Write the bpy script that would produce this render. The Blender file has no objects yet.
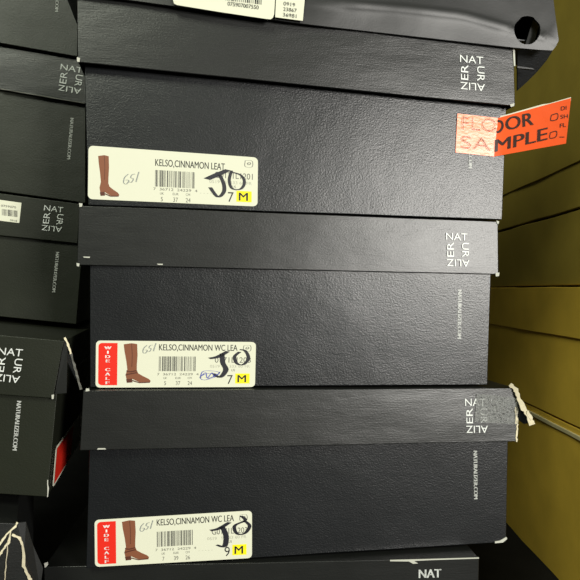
import bpy, bmesh, math, random
from mathutils import Vector, noise, geometry
random.seed(4)
C = bpy.context.scene.collection
S = 0.85                      # photographer's distance scale (metres per layout unit)
F = 600.0                     # focal length in pixels of a 580 px frame
CAMZ = 0.385*S                # lens height above the floor the stacks stand on

# ------------------------------------------------------------------ materials
def mat(name, col, rough=0.5, spec=0.5, coat=0.0, coat_r=0.1, bump=None, var=0.0, alpha=1.0):
    m = bpy.data.materials.new(name); m.use_nodes = True
    nt = m.node_tree; b = nt.nodes['Principled BSDF']
    b.inputs['Base Color'].default_value = (*col, 1); b.inputs['Roughness'].default_value = rough
    b.inputs['Specular IOR Level'].default_value = spec
    b.inputs['Coat Weight'].default_value = coat; b.inputs['Coat Roughness'].default_value = coat_r
    b.inputs['Alpha'].default_value = alpha
    tc = nt.nodes.new('ShaderNodeTexCoord')
    if var:
        n = nt.nodes.new('ShaderNodeTexNoise'); n.inputs['Scale'].default_value = 25; n.inputs['Detail'].default_value = 6
        r = nt.nodes.new('ShaderNodeValToRGB')
        r.color_ramp.elements[0].position = .3; r.color_ramp.elements[1].position = .72
        r.color_ramp.elements[0].color = (*[c*(1-var) for c in col], 1)
        r.color_ramp.elements[1].color = (*[min(1, c*(1+var)) for c in col], 1)
        nt.links.new(tc.outputs['Object'], n.inputs['Vector']); nt.links.new(n.outputs['Fac'], r.inputs['Fac'])
        nt.links.new(r.outputs['Color'], b.inputs['Base Color'])
    if bump:
        last = None
        for (sx, sy, sz, st, dist) in bump:
            mp = nt.nodes.new('ShaderNodeMapping'); mp.inputs['Scale'].default_value = (sx, sy, sz)
            n = nt.nodes.new('ShaderNodeTexNoise'); n.inputs['Scale'].default_value = 1; n.inputs['Detail'].default_value = 3
            bp = nt.nodes.new('ShaderNodeBump'); bp.inputs['Strength'].default_value = st; bp.inputs['Distance'].default_value = dist
            nt.links.new(tc.outputs['Object'], mp.inputs['Vector']); nt.links.new(mp.outputs['Vector'], n.inputs['Vector'])
            nt.links.new(n.outputs['Fac'], bp.inputs['Height'])
            if last: nt.links.new(last.outputs['Normal'], bp.inputs['Normal'])
            last = bp
        nt.links.new(last.outputs['Normal'], b.inputs['Normal'])
    return m

M = {}
PAPER_BUMP = [(150, 150, 800, .12, .0004), (800, 800, 950, .3, .0006), (14, 14, 14, .25, .004)]
M['black'] = mat('black_paper', (.0068, .0078, .009), .34, .5, bump=PAPER_BUMP, var=.12)
M['lidblack'] = mat('black_lid_paper', (.0105, .0112, .0105), .35, .5, bump=[(90, 90, 1100, .16, .0004), (800, 800, 1100, .22, .0004), (10, 10, 22, .3, .004)], var=.12)
M['olive'] = mat('olive_black_paper', (.0125, .0145, .0085), .42, .4, bump=[(800, 800, 950, .2, .0005), (14, 14, 14, .25, .004)], var=.12)
M['topblack'] = mat('black_satin_paper', (.0105, .011, .0105), .42, .45, bump=[(900, 900, 900, .15, .0003), (12, 12, 12, .3, .005)], var=.1)
M['cream'] = mat('torn_paper_core', (.62, .56, .40), .85, .2, bump=[(500, 500, 500, .6, .001)], var=.3)
M['chip'] = mat('white_paper_chip', (.48, .48, .42), .8, .2)
M['label'] = mat('label_paper', (.66, .66, .53), .7, .15, bump=[(40, 40, 40, .1, .002)])
M['lred'] = mat('label_red', (.72, .022, .01), .42, .4)
M['lwhite'] = mat('print_white', (.8, .8, .78), .45, .4)
M['logo'] = mat('logo_print_white', (.66, .68, .66), .4, .4)
M['url'] = mat('small_print_white', (.45, .46, .44), .4, .4)
M['ink'] = mat('print_black', (.035, .035, .032), .5, .35)
M['inkgrey'] = mat('print_grey', (.10, .10, .085), .5, .35)
M['inklight'] = mat('print_pale_grey', (.40,.40,.32), .5, .35)
M['marker'] = mat('marker_ink', (.016, .016, .022), .38, .5)
M['pen'] = mat('pen_ink', (.26, .28, .27), .45, .4)
M['bluepen'] = mat('blue_pen_ink', (.10, .12, .42), .45, .4)
M['yellow'] = mat('highlighter_yellow', (.90, .76, .01), .5, .3)
M['boot1'] = mat('boot_print_brown', (.21, .075, .036), .45, .4)
M['boot2'] = mat('boot_print_dark', (.09, .028, .016), .45, .4)
M['boot3'] = mat('boot_print_light', (.40, .16, .075), .45, .4)
M['orange'] = mat('sticker_orange', (.80, .085, .006), .5, .25, bump=[(70, 70, 70, .15, .002)])
M['orangeglare'] = mat('sticker_orange_glare', (.90, .19, .045), .33, .5, coat=.35, coat_r=.3, bump=[(260, 260, 500, .35, .0008), (60, 60, 60, .2, .003)])  # same sticker in a paler orange: glare on the stuck end painted in
M['stickink'] = mat('sticker_print', (.035, .010, .006), .5, .25)
M['stickglare'] = mat('sticker_print_glare', (.74, .24, .10), .33, .5, coat=.35, coat_r=.3, bump=[(260, 260, 500, .5, .0012)])  # dark print recoloured pale orange to mimic the sheen lying over it
M['tape'] = mat('clear_tape', (.42, .43, .42), .25, .8, coat=1, coat_r=.15, bump=[(620, 620, 620, 1.0, .004), (160, 160, 160, .9, .005)], alpha=.32)
M['carton'] = mat('kraft_carton', (.84, .56, .07), .7, .25, bump=[(30, 30, 400, .1, .0006), (9, 9, 9, .2, .006)], var=.08)
M['carton_shaded'] = mat('kraft_carton_shaded', (.42, .31, .05), .7, .25, bump=[(30, 30, 400, .1, .0006), (9, 9, 9, .2, .006)], var=.08)  # kraft darkened in colour for the dimmer light on the upper cartons
M['rim'] = mat('carton_edge_lit', (.72, .64, .36), .8, .2, var=.15)  # light catching the flap edge, put in as a paler kraft colour
M['floor'] = mat('dark_floor', (.010, .010, .010), .8, .2, var=.3)
M['wall'] = mat('dark_wall', (.05, .047, .04), .9, .2, var=.1)

# ------------------------------------------------------------------ geometry helpers
def obj(name, me, m, parent=None, org=(0, 0, 0)):
    o = bpy.data.objects.new(name, me); C.objects.link(o)
    if m: me.materials.append(m)
    if parent: o.parent = parent
    return o

class Face:
    """vertical face passing through two sight lines at given depths"""
    def __init__(s, pxa, ya, pxb, yb, lean=0.0):
        a = Vector(((pxa-290)/F*ya, ya, 0)); b = Vector(((pxb-290)/F*yb, yb, 0))
        d = (b-a).normalized(); s.p0 = a*S
        n = Vector((d.y, -d.x, 0)); s.back = -n
        s.n = (n + Vector((0, 0, lean))).normalized()
    def __call__(s, px, py, off=0.0):
        r = Vector(((px-290)/F, 1, (290-py)/F))
        p = r*((s.p0.dot(s.n)+off)/r.dot(s.n))
        return p + Vector((0, 0, CAMZ))

def thing(name, label, cat, loc, group=None):
    o = bpy.data.objects.new(name, None); C.objects.link(o); o.location = loc
    o.empty_display_size = .02
    o['label'] = label; o['category'] = cat
    if group: o['group'] = group
    return o

def mk(name, verts, faces, m, root, parent=None, smooth=False, label=None):
    """mesh from world-space verts, stored relative to the thing's base point"""
    L = root.location if root else Vector((0, 0, 0))
    me = bpy.data.meshes.new(name)
    me.from_pydata([tuple(Vector(v)-L) for v in verts], [], faces); me.update()
    if smooth:
        for p in me.polygons: p.use_smooth = True
    o = obj(name, me, m, parent or root)
    if label: o['label'] = label
    return o

def hexa(front, back_vec, drop=None, cuts=10, wob=.0006, seed=0.0, extra=None):
    """grid-faced box: front quad (tl,tr,br,bl) swept along back_vec; drop = open side"""
    tl, tr, br, bl = [Vector(v) for v in front]
    bm = bmesh.new()
    def P(u, v, w): # u right, v down, w back
        return (tl*(1-u)+tr*u)*(1-v) + (bl*(1-u)+br*u)*v + back_vec*w
    sides = {'front': lambda a, b: P(a, b, 0), 'back': lambda a, b: P(1-a, b, 1), 'left': lambda a, b: P(0, b, 1-a),
             'right': lambda a, b: P(1, b, a), 'top': lambda a, b: P(a, 0, 1-b), 'bottom': lambda a, b: P(a, 1, b)}
    for k, fn in sides.items():
        if k == drop: continue
        na, nb = cuts, cuts
        if k in ('front', 'back', 'top', 'bottom'): na = cuts*2
        g = [[bm.verts.new(fn(i/na, j/nb)) for j in range(nb+1)] for i in range(na+1)]
        for i in range(na):
            for j in range(nb): bm.faces.new((g[i][j], g[i][j+1], g[i+1][j+1], g[i+1][j]))
    # corners share grid density only along equal edges: weld what coincides
    bmesh.ops.remove_doubles(bm, verts=bm.verts, dist=1e-5)
    bmesh.ops.recalc_face_normals(bm, faces=bm.faces)
    for v in bm.verts:
        q = v.co*14 + Vector((seed, seed*1.7, seed*.3))
        v.co += noise.noise_vector(q)*wob
    if extra: 
        for v in bm.verts: v.co = extra(v.co)
    return bm

def shell(name, front, back_vec, m, root, parent=None, drop=None, th=.0016, seed=0.0, wob=.0003, bev=.0009, extra=None, label=None):
    bm = hexa(front, back_vec, drop, seed=seed, wob=wob, extra=extra)
    for v in bm.verts: v.co -= root.location
    me = bpy.data.meshes.new(name); bm.to_mesh(me); bm.free()
    for p in me.polygons: p.use_smooth = True
    o = obj(name, me, m, parent or root)
    if drop:
        so = o.modifiers.new('thick', 'SOLIDIFY'); so.thickness = th; so.offset = -1
    b = o.modifiers.new('bevel', 'BEVEL'); b.width = bev; b.segments = 3; b.limit_method = 'ANGLE'; b.angle_limit = math.radians(50); b.harden_normals = True
    if label: o['label'] = label
    return o

# ---- writing
_tc = {}
def textmesh(s, bold=0.0, shear=0.0):
    k = (s, bold, shear)
    if k in _tc: return _tc[k]
    cu = bpy.data.curves.new('t', 'FONT'); cu.body = s; cu.size = 1; cu.offset = bold; cu.resolution_u = 4; cu.shear = shear
    o = bpy.data.objects.new('t', cu); C.objects.link(o)
    dg = bpy.context.evaluated_depsgraph_get(); dg.update()
    me = o.evaluated_get(dg).to_mesh()
    v = [(p.co.x, p.co.y) for p in me.vertices]; f = [tuple(p.vertices) for p in me.polygons]
    o.evaluated_get(dg).to_mesh_clear(); bpy.data.objects.remove(o); bpy.data.curves.remove(cu)
    x0 = min(a for a, b in v); x1 = max(a for a, b in v)
    caps = .70 if any(ch.isalnum() for ch in s) else .7
    v = [((a-x0)/(x1-x0), b/caps) for a, b in v]     # x 0..1, y 0 baseline..1 cap height
    _tc[k] = (v, f); return _tc[k]

class Acc:
    def __init__(s): s.v = []; s.f = []
    def add(s, v, f):
        n = len(s.v); s.v += list(v); s.f += [tuple(i+n for i in q) for q in f]
    def text(s, fn, st, base, right, up, bold=0.0):
        """fn(px,py) -> point; base: baseline start; right: vector to text end; up: cap-height vector"""
        v, f = textmesh(st)
        for k in ((0,) if not bold else (-bold, bold)): s.add([fn(base[0]+right[0]*(a+k)+up[0]*b, base[1]+right[1]*(a+k)+up[1]*b) for a, b in v], f)
    def poly(s, fn, pts): s.add([fn(*p) for p in pts], [tuple(range(len(pts)))])
    def rect(s, fn, x0, y0, x1, y1): s.poly(fn, [(x0, y0), (x1, y0), (x1, y1), (x0, y1)])
    def stroke(s, fn, pts, w):
        """smooth-ish ribbon along pts with width w (number or list)"""
        P = []
        n = len(pts)
        ws = w if isinstance(w, (list, tuple)) else [w]*n
        for i in range(n-1):
            p0 = pts[max(i-1, 0)]; p1 = pts[i]; p2 = pts[i+1]; p3 = pts[min(i+2, n-1)]
            for k in range(6):
                t = k/6
                q = [0.5*((2*p1[c])+(-p0[c]+p2[c])*t+(2*p0[c]-5*p1[c]+4*p2[c]-p3[c])*t*t+(-p0[c]+3*p1[c]-3*p2[c]+p3[c])*t**3) for c in (0, 1)]
                P.append((q[0], q[1], ws[i]*(1-t)+ws[i+1]*t))
        P.append((pts[-1][0], pts[-1][1], ws[-1]))
        vs = []
        for i, (x, y, ww) in enumerate(P):
            a = P[max(i-1, 0)]; b = P[min(i+1, len(P)-1)]
            dx, dy = b[0]-a[0], b[1]-a[1]; l = math.hypot(dx, dy) or 1
            nx, ny = -dy/l*ww/2, dx/l*ww/2
            vs += [fn(x+nx, y+ny), fn(x-nx, y-ny)]
        s.add(vs, [(2*i, 2*i+1, 2*i+3, 2*i+2) for i in range(len(P)-1)])
    def build(s, name, m, root, parent=None, label=None):
        return mk(name, s.v, s.f, m, root, parent, label=label)

def aff(fn, tl, tr, bl, off, br=None):
    """unit square (u right, v down) on a face"""
    br = br or (tr[0]+bl[0]-tl[0], tr[1]+bl[1]-tl[1])
    def g(u, v):
        x = (tl[0]*(1-u)+tr[0]*u)*(1-v) + (bl[0]*(1-u)+br[0]*u)*v
        y = (tl[1]*(1-u)+tr[1]*u)*(1-v) + (bl[1]*(1-u)+br[1]*u)*v
        return fn(x, y, off)
    return g

def logo(face, tl, tr, bl, root, parent, off=.0005, br=None):
    g = aff(face, tl, tr, bl, off, br); a = Acc(); B = .0
    a.text(g, 'NAT', (0, .215), (.93, 0), (0, -.215), B)
    a.text(g, 'UR', (.69, .285), (0, .43), (.30, 0), B)
    a.text(g, 'ALIZ', (1.0, .79), (-.98, 0), (0, .21), B)
    a.text(g, 'ER', (.33, .72), (0, -.44), (-.30, 0), B)
    return a.build('logo_lettering', M['logo'], root, parent)

def url(face, p0, p1, w, root, parent, st='NATURALIZER.COM', off=.0004):
    """reads downwards from p0 to p1, letter tops to the right"""
    a = Acc(); dx, dy = p1[0]-p0[0], p1[1]-p0[1]; l = math.hypot(dx, dy)
    a.text(lambda x, y: face(x, y, off), st, p0, (dx, dy), (dy/l*w, -dx/l*w), .005)
    return a.build('web_address', M['url'], root, parent)

def rounded(fn, x0, y0, x1, y1, rx, ry, corners=(1, 1, 1, 1), n=6):
    pts = []
    for k, (cx, cy, a0) in enumerate([(x0+rx, y0+ry, 180), (x1-rx, y0+ry, 270), (x1-rx, y1-ry, 0), (x0+rx, y1-ry, 90)]):
        if corners[k]:
            for i in range(n+1):
                t = math.radians(a0+90*i/n); pts.append((cx+rx*math.cos(t), cy+ry*math.sin(t)))
        else: pts.append([(x0, y0), (x1, y0), (x1, y1), (x0, y1)][k])
    return [fn(*p) for p in pts]

def slab(name, pts, nrm, th, m, root, parent=None, label=None):
    """thin sheet with real thickness: outline pts, th towards -nrm"""
    n = len(pts); v = list(pts)+[p-nrm*th for p in pts]
    f = [tuple(range(n)), tuple(range(2*n-1, n-1, -1))]+[(i, i+n, (i+1) % n+n, (i+1) % n) for i in range(n)]
    return mk(name, v, f, m, root, parent, label=label)

def barcode(a, g, x0, x1, y0, y1, n=30, seed=3):
    r = random.Random(seed); mods = []; t = 0
    while t < 95:
        w = r.choice((1, 1, 2, 3)); mods.append((t, min(95, t+w))); t += w + r.choice((1, 1, 2, 3))
    for p, q in mods:
        a.rect(g, x0+(x1-x0)*p/95, y0, x0+(x1-x0)*q/95, y1)

def boot(g, x0, y0, x1, y1, root, lab, strap):
    def h(u, v): return g(x0+(x1-x0)*u, y0+(y1-y0)*v)
    b = Acc()
    b.poly(h, [(.02, .03), (.30, .0), (.50, .02), (.52, .30), (.50, .55), (.50, .68), (.55, .76), (.72, .83), (.93, .90), (1.0, .95), (.98, .985), (.62, .99), (.42, .93), (.34, .90), (.14, .92), (.10, .80), (.16, .66), (.12, .45), (.05, .2)])
    o = b.build('boot_picture', M['boot1'], root, lab)
    d = Acc()
    h2 = lambda u, v: h(u, v)+NB[0]
    d.poly(h2, [(.12, .91), (.34, .895), (.35, .99), (.15, 1.0)])
    d.poly(h2, [(.35, .93), (.60, .985), (.98, .975), (.97, 1.0), (.60, 1.01), (.35, .96)])
    if strap: d.stroke(h2, [(.13, .70), (.28, .72), (.50, .69)], .03); d.stroke(h2, [(.10, .80), (.3, .77), (.52, .74)], .03)
    d.stroke(h2, [(.30, .02), (.33, .30), (.32, .60)], .02)
    d.build('boot_shading', M['boot2'], root, lab, label='dark brown heel, sole and straps of the printed boot')

NB = [Vector((0, 0, 0))]
def size_label(face, tl, tr, br, bl, root, title, code, sizes, us, wide, jstyle, blue=False):
    base = aff(face, tl, tr, bl, .0004, br)
    lab = slab('size_label', rounded(base, 0, 0, 1, 1, .028, .085), face.n, .0002, M['label'], root)
    lvl = lambda k: aff(face, tl, tr, bl, .0004+.00006*k, br)
    NB[0] = face.n*.00006
    if wide:
        pts = rounded(lvl(1), .016, .05, .135, .95, .025, .07, (1, 0, 0, 1))
        rp = mk('red_panel', pts, [tuple(range(len(pts)))], M['lred'], root, lab, label='red wide calf panel of the label')
        a = Acc(); g = lvl(2); y = .115
        for ch in 'WIDE CALF':
            if ch != ' ':
                w = {'I': .005, 'W': .040, 'F': .022, 'E': .022, 'L': .022}.get(ch, .028)
                a.text(g, ch, (.075-w/2, y+.07), (w, 0), (0, -.062), .5 if ch == 'I' else .06)
            y += .093
        a.build('panel_lettering', M['lwhite'], root, lab)
        bx = (.17, .05, .345, .90)
    else: bx = (.055, .16, .185, .93)
    boot(lvl(1), *bx, root, lab, wide)
    g = lvl(1)
    a = Acc(); x1 = .805 if not wide else .885
    ty = .20 if wide else .30
    a.text(g, title, (.395, ty), (x1-.395, 0), (0, -.135), .0012)
    a.text(g, us, (.825, .93 if wide else .93), (.034, 0), (0, -.20), .0)
    a.text(lvl(3), 'M', (.89, .895), (.052, 0), (0, -.165), .03)
    a.build('printed_lettering', M['ink'], root, lab)
    a = Acc(); barcode(a, g, .395, .63, .33 if wide else .38, .65 if wide else .70, seed=len(title)+int(us))
    a.build('barcode', M['inkgrey'], root, lab)
    a = Acc(); o = 0 if wide else .03
    a.text(g, '7  36712  24229  4', (.385, .74+o), (.26, 0), (0, -.05), .0)
    for x, t, w in ((.425, 'UK', .022), (.50, 'EUR', .034), (.577, 'CM', .025)): a.text(g, t, (x, .82+o), (w, 0), (0, -.045), 0)
    for x, t in zip((.43, .503, .577), sizes): a.text(g, t, (x, .95+o), (.012 if len(t) == 1 else .028, 0), (0, -.085), 0)
    a.text(g, code, (.745, .46), (.225, 0), (0, -.12), 0)
    a.text(g, 'US', (.85, .65), (.022, 0), (0, -.05), 0)
    # little maker's mark in a square
    a.stroke(g, [(.925, .08), (.925, .20), (.965, .20), (.965, .08), (.925, .08)], .004)
    a.stroke(g, [(.935, .14), (.950, .11), (.957, .14), (.945, .165), (.938, .14), (.957, .15)], .005)
    a.build('grey_print', M['inkgrey'], root, lab)
    a = Acc(); a.text(g, '0519   S  333 60 FR', (.715, .57), (.25, 0), (0, -.06), 0)
    a.text(g, '- - - - -', (.66, .80), (.09, 0), (0, -.05), 0)
    a.build('pale_print', M['inklight'], root, lab)
    a = Acc(); a.rect(lvl(2), .875, .70, .965, .92)
    a.build('yellow_highlight', M['yellow'], root, lab, label='yellow highlighted size letter patch')
    # marker J and O
    a = Acc(); g = lvl(4)
    W = .026
    if jstyle == 1:
        a.stroke(g, [(.70, .50), (.76, .40), (.825, .29)], [.045, .05, .04])
        a.stroke(g, [(.775, .40), (.80, .58), (.80, .74), (.765, .84), (.72, .66)], W*.9)
        a.stroke(g, [(.845, .30), (.832, .50), (.85, .66), (.90, .66), (.922, .52), (.90, .38), (.845, .33)], W*.7)
    elif jstyle == 2:
        a.stroke(g, [(.71, .37), (.765, .33), (.825, .21)], [.035, .04, .03])
        a.stroke(g, [(.79, .26), (.795, .46), (.815, .62), (.78, .78), (.737, .70)], [.03, .033, .035, .03, .02])
        a.stroke(g, [(.90, .22), (.868, .33), (.885, .48), (.925, .50), (.955, .36), (.935, .20), (.90, .17)], W*.85)
    else:
        a.stroke(g, [(.735, .37), (.79, .34), (.857, .22)], [.035, .04, .03])
        a.stroke(g, [(.81, .30), (.835, .50), (.825, .72), (.775, .68)], [.033, .035, .035, .02])
        a.stroke(g, [(.93, .10), (.957, .20), (.89, .30), (.905, .47), (.955, .47), (.985, .32), (.95, .20)], W*.9)
    a.build('marker_initials', M['marker'], root, lab, label='thick black marker letters J O')
    # pencilled number
    a = Acc(); w = .006
    ox, oy, s_ = (.205, .50, .95) if not wide else (.29, .10, .85)
    if us == '9': ox, oy = .285, .14
    q = lambda pts: [(ox+x*s_+.012*(.22-y)/.22, oy+(y-x*.7)*s_*.85) for x, y in pts]
    a.stroke(g, q([(.020, .0), (.002, .08), (.004, .20), (.024, .24), (.034, .16), (.012, .14)]), w)
    a.stroke(g, q([(.064, .02), (.045, .03), (.042, .10), (.060, .13), (.054, .21), (.038, .20)]), w)
    a.stroke(g, q([(.085, -.02), (.083, .10), (.082, .22)]), w)
    a.build('pencilled_number', M['pen'], root, lab)
    if blue:
        a = Acc(); a.stroke(g, [(.655, .80), (.67, .66), (.72, .64), (.775, .68), (.74, .78), (.68, .84), (.655, .78), (.70, .70), (.76, .72), (.70, .82)], .006)
        a.stroke(g, [(.665, .74), (.69, .68), (.70, .80), (.73, .68), (.745, .78), (.78, .66)], .006)
        a.build('blue_scribble', M['bluepen'], root, lab, label='blue pen scribble')
    return lab

def chip(face, pts, root, parent, m='chip', th=.0005, off=.0006, name='scuff', label='pale scuff where the black paper has worn off'):
    return slab(name, [face(x, y, off) for x, y in pts], face.n, th, M[m], root, parent, label=label)

def base_of(face, quad, depth):
    c = sum((face(x, y) for x, y in quad), Vector())/4 + face.back*depth/2
    z = min(face(x, y).z for x, y in quad)
    return Vector((c.x, c.y, z))

def inset(face, off):
    return lambda x, y, o=0.0: face(x, y, off+o)

DEPTH = .30
def shoebox(lf, lidq, bf, bodyq, label, group, seed, lidm='lidblack', bodym='black', depth=DEPTH, bodydepth=None):
    """lf/bf: face planes of lid and body; quads tl,tr,br,bl"""
    t = thing('shoe_box', label, 'box', base_of(bf, bodyq, depth), group)
    lid = body = None
    body = shell('box_body', [bf(*p) for p in bodyq], bf.back*(depth-.006), M[bodym], t, seed=seed, drop='top')
    if lidq:
        # lid reaches sideways round the body; its front face stands proud of the body's
        lid = shell('box_lid', [lf(*p) for p in lidq], lf.back*depth, M[lidm], t, seed=seed+5, drop='bottom')
    return t, lid, body

# ------------------------------------------------------------------ centre stack
G1 = 'black shoe boxes in the centre stack'
FL = Face(85, .497, 515, .564, .025); FL3 = Face(85, .497, 515, .564, .05); FB = Face(85, .501, 515, .568)
FL1 = Face(85, .492, 515, .559)
# top shoe box of the pile of matching boxes (1)
b1, lid1, body1 = shoebox(FL1, [(77, -7), (514, 48), (515, 106), (78, 62)], FB, [(84, 44), (507, 92), (502, 219.5), (88, 205)],
    'black shoe box with an orange floor sample sticker hanging off its right end', G1, 1)
logo(FL1, (460, 54.5), (485, 57), (460, 89), b1, lid1)
url(FB, (469.5, 120), (468.5, 168), 3.6, b1, body1)
size_label(FB, (88.5, 145.5), (258, 157.5), (257.5, 206.5), (87.8, 199), b1, 'KELSO,CINNAMON LEAT', 'G0171L1201', ('5', '37', '24'), '7', False, 1)
# (2)
b2, lid2, body2 = shoebox(FL, [(79, 205.5), (498, 221.5), (498.5, 274.5), (77, 265)], FB, [(90, 248), (491, 260), (487.5, 385), (90, 387.2)],
    'black wide calf shoe box mid centre stack with blue pen scribble on its label', G1, 2)
logo(FL, (446, 232.5), (469, 233.5), (446.5, 266), b2, lid2)
url(FB, (458, 290), (457.5, 338.5), 3.8, b2, body2)
size_label(FB, (96, 340.5), (256, 342), (255, 387), (95.5, 387.6), b2, 'KELSO,CINNAMON WC LEA', '0171L1203', ('5', '37', '24'), '7', True, 2, True)
# (3)
b3, lid3, body3 = shoebox(FL3, [(83, 390.8), (516, 388), (517.5, 441.5), (80, 450.5)], FB, [(90, 432), (508, 428), (506, 542), (86, 568.5)],
    'black shoe box with a torn, taped lid corner and a size 9 wide calf label', G1, 3)
logo(FL3, (465, 398.5), (487, 398.5), (466, 433), b3, lid3)
url(FB, (473.5, 451), (474, 499), 3.8, b3, body3)
size_label(FB, (94.5, 520), (252, 510.5), (252, 558), (95, 567), b3, 'KELSO,CINNAMON WC LEA', 'G0171L1203', ('7', '39', '26'), '9', True, 3)
# (4)
F4 = Face(45, .506, 479, .538); F4B = Face(45, .510, 479, .542)
b4, lid4, body4 = shoebox(F4, [(44, 567), (479, 558), (478, 612), (46, 632)], F4B, [(54, 600), (470, 592), (468, 721.5), (57, 747)],
    'lowest black shoe box of the centre stack, cut off by the bottom edge', G1, 4)
a = Acc(); a.text(lambda x, y: F4(x, y, .0003), 'NAT', (419, 578), (22, -.6), (0, -8.5), .012); a.build('logo_lettering', M['logo'], b4, lid4)
a = Acc()
# worn chips on edges
chip(FL, [(79, 203), (82.5, 203.5), (82, 206.5), (79.5, 207)], b2, lid2)
chip(FL, [(76.5, 263), (79.5, 263.5), (79, 266.5), (76.8, 266)], b2, lid2)
chip(FL, [(157, 263.7), (163, 263.8), (162.5, 265), (158, 264.9)], b2, lid2)
chip(FL, [(83, 256.5), (90, 256.7), (89.5, 258), (84, 257.6)], b2, lid2)
chip(FL, [(495.5, 273), (499.5, 272.5), (499, 276), (496, 276.5)], b2, lid2)
chip(FL, [(496.5, 220.5), (499.3, 221.5), (498.5, 224), (497, 223.5)], b2, lid2)
chip(FL3, [(86, 388.5), (89, 388.5), (89.5, 391), (85.5, 391.5)], b3, lid3)
chip(FL3, [(98, 448.2), (105, 448.2), (106, 449.4), (97, 449.6)], b3, lid3)
chip(FL1, [(76.8, 57), (80, 58), (79.5, 62), (77, 61.5)], b1, lid1)
chip(FL1, [(512.8, 48), (514.8, 48.5), (515.4, 66), (513.9, 66)], b1, lid1)
chip(FL1, [(510, 104.5), (514.5, 103), (514, 106), (511, 107)], b1, lid1)
chip(FB, [(495, 541.5), (500, 540.7), (506.5, 537), (507.2, 539), (503, 542.5), (495, 543.3)], b3, body3)
chip(F4, [(44, 563.5), (47.5, 562), (48, 565), (45, 568)], b4, lid4)
chip(F4, [(390, 560), (430, 559), (479, 557.5), (479, 558.6), (430, 560.2), (414, 561), (418, 563.5), (413, 563.8), (409, 561.5), (390, 561.3)], b4, lid4)
# torn corner and clear tape of box 3
tp = slab('clear_tape', [FL3(x, y, .0011) for x, y in [(477, 394), (497, 395.5), (515, 398), (517.5, 399), (517.8, 424.5), (500, 423.5), (474.5, 422)]], FL3.n, .0003, M['tape'], b3, lid3,
     label='crinkled clear tape over the lid corner')
def strip(name, face, pts, w, m, root, parent, offs, label, seed=1):
    """ragged paper ribbon along a line, given real thickness"""
    r = random.Random(seed); vs = []; n = len(pts)
    P = []
    for i in range(n-1):
        for k in range(4):
            t = k/4; P.append([pts[i][c]*(1-t)+pts[i+1][c]*t for c in (0, 1)]+[offs[i]*(1-t)+offs[i+1]*t])
    P.append([*pts[-1], offs[-1]])
    top = []
    for i, (x, y, of) in enumerate(P):
        a = P[max(i-1, 0)]; b = P[min(i+1, len(P)-1)]
        dx, dy = b[0]-a[0], b[1]-a[1]; l = math.hypot(dx, dy) or 1
        ww = w*(.6+.7*r.random())/2
        j = (r.random()-.5)*.8
        top.append((face(x-dy/l*ww+j, y+dx/l*ww, of), face(x+dy/l*ww+j, y-dx/l*ww, of-.0008*r.random())))
    th = .0007
    for a, b in top: vs += [a, b, b-face.n*th, a-face.n*th]
    fs = []
    for i in range(len(top)-1):
        for k in range(4): fs.append((4*i+k, 4*i+(k+1) % 4, 4*i+4+(k+1) % 4, 4*i+4+k))
    fs += [(3, 2, 1, 0), tuple(4*(len(top)-1)+k for k in range(4))]
    return mk(name, vs, fs, M[m], root, parent, label=label)
strip('torn_edge', FL3, [(510, 384.5), (516, 390), (519, 399), (524, 409), (529, 416), (532, 425)], 4.6, 'cream', b3, lid3, [.001, .002, .003, .005, .006, .006], 'frayed cream strip of torn lid paper', 3)
strip('torn_edge', FL3, [(527.5, 411), (531, 419), (534.5, 424)], 2.6, 'cream', b3, lid3, [.006, .006, .005], 'frayed cream strip of torn lid paper', 8)
strip('torn_edge', FL3, [(516.3, 407), (516.8, 424)], 2.6, 'cream', b3, lid3, [.0012, .0012], 'frayed cream strip of torn lid paper', 5)
strip('torn_edge', FL3, [(517.6, 424), (517, 434), (516.5, 442)], 1.5, 'cream', b3, lid3, [.0006, .0006, .0006], 'frayed cream strip of torn lid paper', 6)
slab('lid_flap', [FL3(x, y, o) for x, y, o in [(517, 392, -.001), (524, 408, .003), (530, 423, .004), (524, 424, .001), (518, 419, -.001)]], FL3.n, .0012, M['black'], b3, lid3, label='loose black flap at the torn lid corner')

# orange sticker: stuck part, then a free part that curls towards the viewer
def sticker_pt(px, py, off=0.0):
    # keeps the sight-line position while moving off the face by d
    t = max(0.0, (px-497)/73.0); d = .0006+.026*t**1.2+off
    r = Vector(((px-290)/F, 1, (290-py)/F)); n = FB.n
    k = (FB.p0.dot(n)+d)/r.dot(n)
    return r*k + Vector((0, 0, CAMZ))
TOPL = [(457.5, 113.5), (498, 118)]; BOTL = [(455.5, 152.5), (494, 156.5)]
def grid_sheet(name, top, bot, nx, ny, fn, m, root, parent, th=.0003, label=None):
    vs = []; 
    for i in range(nx+1):
        t = i/nx
        for j in range(ny+1):
            s = j/ny
            x = (top[0][0]*(1-t)+top[1][0]*t)*(1-s)+(bot[0][0]*(1-t)+bot[1][0]*t)*s
            y = (top[0][1]*(1-t)+top[1][1]*t)*(1-s)+(bot[0][1]*(1-t)+bot[1][1]*t)*s
            vs.append(fn(x, y))
    fs = [(i*(ny+1)+j, i*(ny+1)+j+1, (i+1)*(ny+1)+j+1, (i+1)*(ny+1)+j) for i in range(nx) for j in range(ny)]
    o = mk(name, vs, fs, m, root, parent, smooth=True, label=label)
    so = o.modifiers.new('thick', 'SOLIDIFY'); so.thickness = th; so.offset = -1
    es = o.modifiers.new('split', 'EDGE_SPLIT'); es.split_angle = math.radians(45)
    return o
st = grid_sheet('floor_sample_sticker', TOPL, BOTL, 12, 8, sticker_pt, M['orangeglare'], b1, None, label='glossy stuck end of the orange floor sample sticker')
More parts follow.
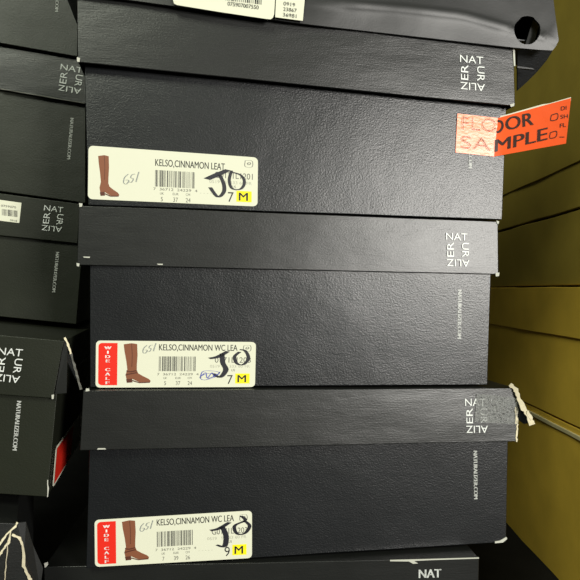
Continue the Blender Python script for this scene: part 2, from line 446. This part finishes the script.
fr = grid_sheet('sticker_tail', [(498, 118), (571, 98)], [(494, 156.5), (566, 143.5)], 16, 8, sticker_pt, M['orange'], b1, None, label='free orange end of the floor sample sticker')
grid_sheet('sticker_backing', [(499, 118), (571, 97.4)], [(504, 122), (571, 101)], 10, 2, lambda x, y: sticker_pt(x, y-1.3+(0 if x < 545 else 1.0), -.0012), M['label'], b1, fr, label='pale backing paper behind the free end')
a = Acc(); g = lambda x, y: sticker_pt(x, y, .00025)
a.text(g, 'FLO', (462, 129), (35, 3), (0, -13), .012); a.text(g, 'SA', (461, 148), (30, 3), (0, -13), .012)
a.build('sticker_lettering', M['stickglare'], b1, st)
a = Acc()
# the free end shows the rest of FLOOR SAMPLE
a.text(g, 'OR', (506, 130.6), (27.5, -6.0), (-.5, -13), .018)
a.text(g, 'MPLE', (495, 152), (52, -12.4), (0.5, -12.6), .010)
a.stroke(g, [(497.6, 120.8), (501.5, 122), (502.6, 126.5), (500, 131), (496.6, 132.3)], 2.4)
a.stroke(g, [(551.5, 115), (557.5, 113.6), (557.2, 119), (551, 120.4), (551.5, 115)], .8)
a.stroke(g, [(550.5, 132.5), (556.5, 131.2), (556, 136.6), (550, 138), (550.5, 132.5)], .8)
a.text(g, 'DI', (561, 110.5), (5.5, -1), (0, -4), .01); a.text(g, 'SH', (560.5, 118.8), (7.5, -1), (0, -4), 0)
a.text(g, 'FL', (560, 127.6), (6, -1), (0, -4), .01); a.rect(g, 559.5, 136.6, 564.5, 137.3)
a.build('sticker_lettering', M['stickink'], b1, fr)

# ------------------------------------------------------------------ box lying on top of the centre stack (with the hand hole)
FT = Face(85, .487, 558, .559)
def fold_y(x):
    P = [(-10, -34), (200, -10), (300, 1), (400, 8.5), (462, 15.5), (512, 29.5), (541, 36.5), (559, 40.5)]
    for (a0, b0), (a1, b1_) in zip(P, P[1:]):
        if x <= a1: return b0+(b1_-b0)*(x-a0)/(a1-a0)
    return P[-1][1]
def low_y(x):
    P = [(-10, -17.5), (134, .5), (303, 23.6), (330, 26.8), (514, 47.5), (553, 51)]
    for (a0, b0), (a1, b1_) in zip(P, P[1:]):
        if x <= a1: return b0+(b1_-b0)*(x-a0)/(a1-a0)
    return P[-1][1]
SKIRT = .00008
def panel_pt(x, y, off=0.0):
    f = fold_y(x); d = 0.0
    if y > f: d = -(y-f)*SKIRT*min(1, max(0, (x-285)/60))
    # soft crease highlight: paper bows out slightly at the fold
    d += .0010*math.exp(-abs(y-f)/2.2)*min(1, max(0, (x-300)/60)) + .0008*noise.noise(Vector((x*.02, y*.03, 2)))
    return FT(x, y, d+off)
tb = thing('shoe_box', 'black box with a round finger hole lying across the top of the centre stack', 'box', base_of(FT, [(70, -20), (553, 51)]*2, DEPTH), G1)
outer = [(60, -70), (150, -70), (300, -70), (450, -70), (548, -66), (553.5, 0), (556, 20), (558.7, 40.5), (556, 46), (552.5, 50.5)]
for x in range(540, 50, -14): outer.append((x, low_y(x)))
outer.append((48, low_y(48)))
hole = []
for i in range(28):
    t = 2*math.pi*i/28
    hole.append((527.3+13.2*math.cos(t)*(1-.06*math.sin(t)), 30.3+14.4*math.sin(t)))
pts = [Vector(p) for p in outer+hole]; no = len(outer)
edges = [(i, (i+1) % no) for i in range(no)]+[(no+i, no+(i+1) % 28) for i in range(28)]
k0 = len(pts); n_f = 0
for x in range(66, 556, 10):
    for dy in (-50, -36, -24, -14, -8, -4, 0, 4, 9, 15):
        q = (x+(dy % 3), fold_y(x)+dy)
        if q[1] < low_y(x)-1.5 and math.hypot((q[0]-527.3)/13.2, (q[1]-30.3)/14.4) > 1.4 and q[0] < 552 and q[1] > -66 and q[0] > 62: pts.append(Vector(q))
for rr in (1.12, 1.3):
    for i in range(28):
        t = 2*math.pi*(i+.5*(rr>1.2))/28; q = (527.3+13.2*rr*math.cos(t), 30.3+14.4*rr*math.sin(t))
        if q[1] < low_y(q[0])-.8: pts.append(Vector(q))
V2, E2, F2, *_ = geometry.delaunay_2d_cdt(pts, edges, [], 1, 1e-4)
keep = []
for f in F2:
    c = sum((V2[i] for i in f), Vector((0, 0)))/len(f)
    if math.hypot((c.x-527.3)/13.2, (c.y-30.3)/14.4) < .97: continue
    keep.append(f)
pan = mk('front_panel', [panel_pt(v.x, v.y) for v in V2], keep, M['topblack'], tb, smooth=True, label='creased black front panel with a round hole')
bm = bmesh.new(); bm.from_mesh(pan.data); bmesh.ops.recalc_face_normals(bm, faces=bm.faces)
s = sum((f.normal.dot(FT.n) for f in bm.faces))
if s < 0: bmesh.ops.reverse_faces(bm, faces=bm.faces)
bm.to_mesh(pan.data); bm.free()
so = pan.modifiers.new('thick', 'SOLIDIFY'); so.thickness = .0018; so.offset = -1
es = pan.modifiers.new('split', 'EDGE_SPLIT'); es.split_angle = math.radians(45)
# rest of the box behind the panel: sides, bottom and back
bq = [(62, -66), (545, -62), (548, 44), (62, -12)]
shell('box_body', [FT(x, y, -.0075) for x, y in bq], FT.back*.28, M['black'], tb, seed=9, drop='front')
slab('hole_flap', [FT(x, y, -.004-.0003*(x-522)) for x, y in [(534, 17), (540, 22), (534, 44), (525, 46)]], FT.n, .001, M['topblack'], tb, label='grey inner flap seen through the hole')
# drooping bottom flap at the right end
pl = [(517.5, 50), (530, 48), (553, 50), (547, 60), (537, 72), (527, 82), (517.5, 90.5)]
slab('bottom_flap', [FT(x, y, -.013-.0004*(y-47)) for x, y in pl], FT.n, .0014, M['black'], tb, label='curved black flap drooping below the right end')
slab('flap_highlight', [FT(x, y, -.0120) for x, y in [(517.5, 66), (532, 68), (535, 69.5), (517.5, 68)]], FT.n, .002, M['topblack'], tb)  # lighter strip standing in for the highlight across the drooping flap
# two paper labels on its front panel
la = lambda off: (lambda x, y: panel_pt(x, y, off))
o1 = [(170, -40), (276.5, -26), (275, 0), (274.2, 14), (273, 17.6), (270.5, 19.3), (267, 19), (220, 12), (177, 5), (174, 3.5), (173, 0)]
lA = slab('barcode_label', [FT(x, y, .0032) for x, y in o1], FT.n, .0006, M['label'], tb, label='white barcode label with rounded corners')
o2 = [(276.8, -18), (306, -14), (302.8, 20.8), (275.2, 17.2)]
lB = slab('number_label', [FT(x, y, .0030) for x, y in o2], FT.n, .0006, M['label'], tb, label='small white label with rows of numbers')
g = lambda x, y: FT(x, y, .0034)
a = Acc()
for i in range(19):
    x = 226+i*1.95; w = random.choice((.5, .8, 1.3)); a.poly(g, [(x, -24+(x-226)*.13), (x+w, -24+(x-226)*.13), (x+w-.5, .3+(x-226)*.12), (x-.5, .3+(x-226)*.12)])
a.build('barcode', M['ink'], tb, lA)
a = Acc(); a.text(g, '075907007550', (227.5, 5.4), (31, 4.0), (.3, -3.9), .002); a.build('printed_lettering', M['ink'], tb, lA)
g = lambda x, y: FT(x, y, .0034); a = Acc()
for i, t in enumerate(('0919', '23867', '36981')):
    a.text(g, t, (283.5-.3*i, 5+i*5.6), (11.5 if i == 0 else 13.5, 1.6), (.2, -3.6), .0)
a.build('printed_lettering', M['inkgrey'], tb, lB)

# ------------------------------------------------------------------ left stack
G2 = 'black shoe boxes in the left stack'
def LF(px, Y, d=0.0): return Face(-250, Y-.06+d, px, Y+d)
f1 = LF(86, .600); f1b = LF(86, .600, .004)
l0, lid0, body0 = shoebox(LF(86, .592), [(-250, -150), (86, -84), (84, -40), (-250, -104)], LF(86, .596), [(-240, -118), (78, -58), (77.5, 56.5), (-245, 0)],
    'topmost black shoe box of the left stack, only its lower front corner in view', G2, 11, 'olive', 'olive')
url(LF(86, .596), (57.5, -33), (55, 11.5), 3.2, l0, body0)
l1, lidL1, bodyL1 = shoebox(f1, [(-250, 5), (87, 60.5), (87.5, 104), (-250, 46)], f1b, [(-243, 26), (85.5, 86), (85.5, 203), (-243, 157.5)],
    'black shoe box in the left stack below the topmost one, its logo cut short', G2, 12, 'lidblack', 'olive')
logo(f1, (61, 63.5), (84.5, 68), (57.5, 90), l1, lidL1, br=(80.5, 94.5))
url(f1b, (70.5, 118), (67, 159), 3.4, l1, bodyL1)
f2 = LF(80, .604); f2b = LF(80, .604, .004)
l2, lidL2, bodyL2 = shoebox(f2, [(-250, 160.5), (80.5, 204), (77.5, 243.5), (-250, 210)], f2b, [(-243, 190), (84, 228), (76.5, 324), (-243, 293)],
    'black shoe box in the left stack with a white barcode sticker on its lid', G2, 13, 'olive', 'olive')
logo(f2, (44.5, 204.8), (65, 207.5), (41, 230), l2, lidL2, br=(61.5, 232.5))
url(f2b, (56, 252), (52, 292), 3.4, l2, bodyL2)
lb = slab('barcode_sticker', [f2(x, y, .0004) for x, y in [(-24, 196.5), (21.5, 202.8), (19.2, 223), (-26, 217.5)]], f2.n, .0002, M['label'], l2, lidL2, label='small white barcode sticker')
f3 = Face(-320, .43, 64, .482); f3b = Face(-320, .434, 64, .486)
l3, lidL3, bodyL3 = shoebox(f3, [(-320, 306), (64, 341), (53, 398.5), (-320, 371)], f3b, [(-310, 350), (58, 382), (47.5, 497), (-310, 474)],
    'black shoe box with a split lid corner jutting out of the left stack', G2, 14, 'olive', 'olive')
logo(f3, (-1.5, 347), (25, 349.5), (-6, 380.5), l3, lidL3, br=(19, 383.5))
url(f3b, (17, 401), (12.5, 450), 4.4, l3, bodyL3)
f4 = Face(-330, .375, 17, .452); f4b = Face(-330, .379, 17, .456)
l4, lidL4, bodyL4 = shoebox(f4, [(-330, 508), (17, 523.5), (33, 588), (-330, 560)], f4b, [(-320, 540), (22, 565), (30, 800), (-320, 797)],
    'black shoe box with frayed cream tears at its corner, lowest in the left stack', G2, 15)
chip(f1, [(77.8, 57.5), (80, 58), (80, 61.5), (78.5, 61)], l1, lidL1)
strip('worn_edge', f1, [(0, 88.8), (40, 95.6), (84, 103.2)], .8, 'inkgrey', l1, lidL1, [.0006]*3, 'worn grey lower edge of the lid', 2)
# barcode detail on left sticker
a = Acc(); g = lambda x, y: f2(x, y, .0006)
for i in range(13):
    x = 2+i*1.2; a.rect(g, x, 208.6+x*.12, x+random.choice((.4, .7, .9)), 215+x*.12)
a.text(g, '0759070', (1, 206.5), (15, 1.8), (0, -2), 0); a.text(g, '0918', (10, 221), (7, .8), (0, -1.8), 0)
a.build('barcode', M['inkgrey'], l2, lb)
# split lid corner of box L3
slab('lid_flap', [f3(x, y, o) for x, y, o in [(65, 340, .001), (67.5, 348, .001), (66.5, 393, .002), (55, 394, .001), (62, 352, .001)]], f3.n, .0012, M['topblack'], l3, lidL3, label='grey side flap of the split lid corner')
strip('torn_edge', f3, [(64.5, 337.5), (68, 345), (71, 354)], 2.2, 'cream', l3, lidL3, [.0015]*3, 'frayed pale paper at the split corner', 3)
strip('torn_edge', f3, [(69, 347), (73, 361), (77, 375), (81, 389.5)], 2.0, 'inkgrey', l3, lidL3, [.001, -.002, -.004, -.006], 'frayed pale paper along the split lid side', 4)
slab('lid_flap', [f3(x, y, o) for x, y, o in [(68, 346, 0), (78, 380, -.006), (76, 380, -.006), (70, 368, -.002), (67.5, 362, 0)]], f3.n, .001, M['black'], l3, lidL3)
chip(f3, [(51.5, 395), (54, 394.5), (53.5, 399), (51.8, 399)], l3, lidL3)
strip('worn_edge', f3b, [(48, 480), (47.8, 497)], 1.2, 'chip', l3, bodyL3, [.0006]*2, 'worn pale corner edge', 4)
# red label on the receding right side of box L3
side0 = f3b(50, 400); sdir = f3b.back; up = Vector((0, 0, 1))
c0 = f3b(51, 452); c1 = f3b(47.5, 494)
sn = Vector((f3b.back.y, -f3b.back.x, 0))
def side(u, v, off): return c0*(1-v)+c1*v+sdir*(.012+.13*u)+sn*(.0012+off)
sl = slab('side_label', [side(u, v, 0) for u, v in [(0, .06), (.03, 0), (1, 0), (1, 1), (.03, 1), (0, .94)]], sn, .0002, M['label'], l3, label='white label with a red panel on the right side')
mk('red_panel', [side(u, v, .0002) for u, v in [(.03, .06), (.6, .06), (.6, .94), (.03, .94)]], [(0, 1, 2, 3)], M['lred'], l3, sl)
# frayed tears of box L4
T = 'frayed cream tear in the black paper'
z4 = lambda x, y: (x/4.83, 500+y/4.83)
def tear(P, w, offs, sd): strip('torn_edge', f4, [z4(*p) for p in P], w, 'cream', l4, lidL4, offs, T, sd)
tear([(-20, 235), (0, 215), (30, 168), (75, 128), (82, 108)], 1.8, [.001]*5, 1)
tear([(-20, 290), (0, 262), (20, 232), (42, 205), (50, 150)], 2.0, [.001]*5, 2)
tear([(58, 168), (95, 185), (112, 230), (115, 320), (135, 365), (150, 392)], 2.8, [.0015]*6, 3)
tear([(40, 195), (30, 300), (22, 400)], 1.0, [.001]*3, 4)
slab('lid_flap', [f4(x, y, o) for x, y, o in [(17, 523, .0), (26, 522, -.002), (33, 545, -.004), (43, 568, -.006), (40, 590, -.006), (31, 590, .0), (24, 556, 0)]], f4.n, .0012, M['topblack'], l4, lidL4, label='bent black side flap at the torn corner')

# ------------------------------------------------------------------ cartons on the right
G3 = 'kraft cartons piled on the right'
XW = .357
def carton(z0, z1, label, m, strips, y0=.50, y1=1.55, seed=0, dx=0.0):
    X = (XW+dx)*S
    t = thing('carton', label, 'box', Vector((X+.15, (y0+y1)/2*S, z0*S+CAMZ)), G3)
    fr = [Vector((X, y1*S, z1*S+CAMZ)), Vector((X, y0*S, z1*S+CAMZ)), Vector((X, y0*S, z0*S+CAMZ)), Vector((X, y1*S, z0*S+CAMZ))]
    shell('carton_body', fr, Vector((.3, 0, 0)), M[m], t, seed=seed, wob=.0012, bev=.001)
    for nm, a0, a1, out, mm, lab in strips:
        fr = [Vector((X-out, y1*S-.001, a1*S+CAMZ)), Vector((X-out, y0*S+.001, a1*S+CAMZ)), Vector((X-out, y0*S+.001, a0*S+CAMZ)), Vector((X-out, y1*S-.001, a0*S+CAMZ))]
        o = shell(nm, fr, Vector((out+.004, 0, 0)), M[mm], t, seed=seed+3, wob=.0008, bev=.0006)
        if lab: o['label'] = lab
    return t
carton(-.385, -.172, 'yellow-brown carton with a rim painted in lit tone, standing on the dark floor', 'carton', [('lit_rim', -.1845, -.1795, .0022, 'rim', 'protruding rim near the top, lit tone painted in')], seed=20)
carton(-.170, .004, 'tan carton second from the floor, a smooth lid band along its top', 'carton', [('lid_band', -.060, .0035, .002, 'carton', None)], seed=21, dx=-.001)
carton(.006, .099, 'low carton, shade painted in, between the lid-banded tan one and the tallest one', 'carton_shaded', [], seed=22, dx=.001)
carton(.102, .40, 'tallest carton, shade painted in, at the upper right, above a thin dark seam', 'carton_shaded', [('lid_band', .158, .399, .0015, 'carton_shaded', None)], seed=23)

# ------------------------------------------------------------------ setting
def struct(name, verts, faces, m):
    o = mk(name, verts, faces, m, None); o['kind'] = 'structure'; return o
def boxv(x0, y0, z0, x1, y1, z1):
    v = [(x, y, z) for z in (z0, z1) for y in (y0, y1) for x in (x0, x1)]
    return v, [(0, 2, 3, 1), (4, 5, 7, 6), (0, 1, 5, 4), (2, 6, 7, 3), (0, 4, 6, 2), (1, 3, 7, 5)]
struct('floor', *boxv(-3, -3, -.05, 3, 1.5, 0), M['floor'])
struct('wall_back', *boxv(-3, 1.5, -.05, 3, 1.55, 2.6), M['wall'])

# ------------------------------------------------------------------ light
def area(name, loc, target, sx, sy, power, col):
    l = bpy.data.lights.new(name, 'AREA'); l.shape = 'RECTANGLE'; l.size = sx; l.size_y = sy; l.energy = power; l.color = col
    o = bpy.data.objects.new(name, l); C.objects.link(o); o.location = loc
    o.rotation_euler = (Vector(target)-Vector(loc)).to_track_quat('-Z', 'Y').to_euler()
    return o
area('aisle_light', (1.50, -1.35, CAMZ+.30), (.16, .47, CAMZ), .7, .6, 66, (1, .97, .91))
area('shop_light', (-.60, -1.35, CAMZ+1.5), (.1, .45, CAMZ-.05), 1.0, .8, 44, (.95, 1, .82))
w = bpy.data.worlds.new('World'); bpy.context.scene.world = w; w.use_nodes = True
bg = w.node_tree.nodes['Background']; bg.inputs['Color'].default_value = (.80, .9, .70, 1); bg.inputs['Strength'].default_value = .05

# ------------------------------------------------------------------ camera
cd = bpy.data.cameras.new('camera'); cam = bpy.data.objects.new('camera', cd); C.objects.link(cam)
cd.sensor_width = 36; cd.sensor_fit = 'HORIZONTAL'; cd.lens = 36*F/580; cd.clip_start = .01
cam.location = (0, 0, CAMZ); cam.rotation_euler = (math.pi/2, 0, 0)
sc = bpy.context.scene; sc.camera = cam
sc.view_settings.view_transform = 'Standard'; sc.view_settings.look = 'None'; sc.view_settings.gamma = 1
sc.view_settings.use_curve_mapping = False; sc.view_settings.exposure = -0.08
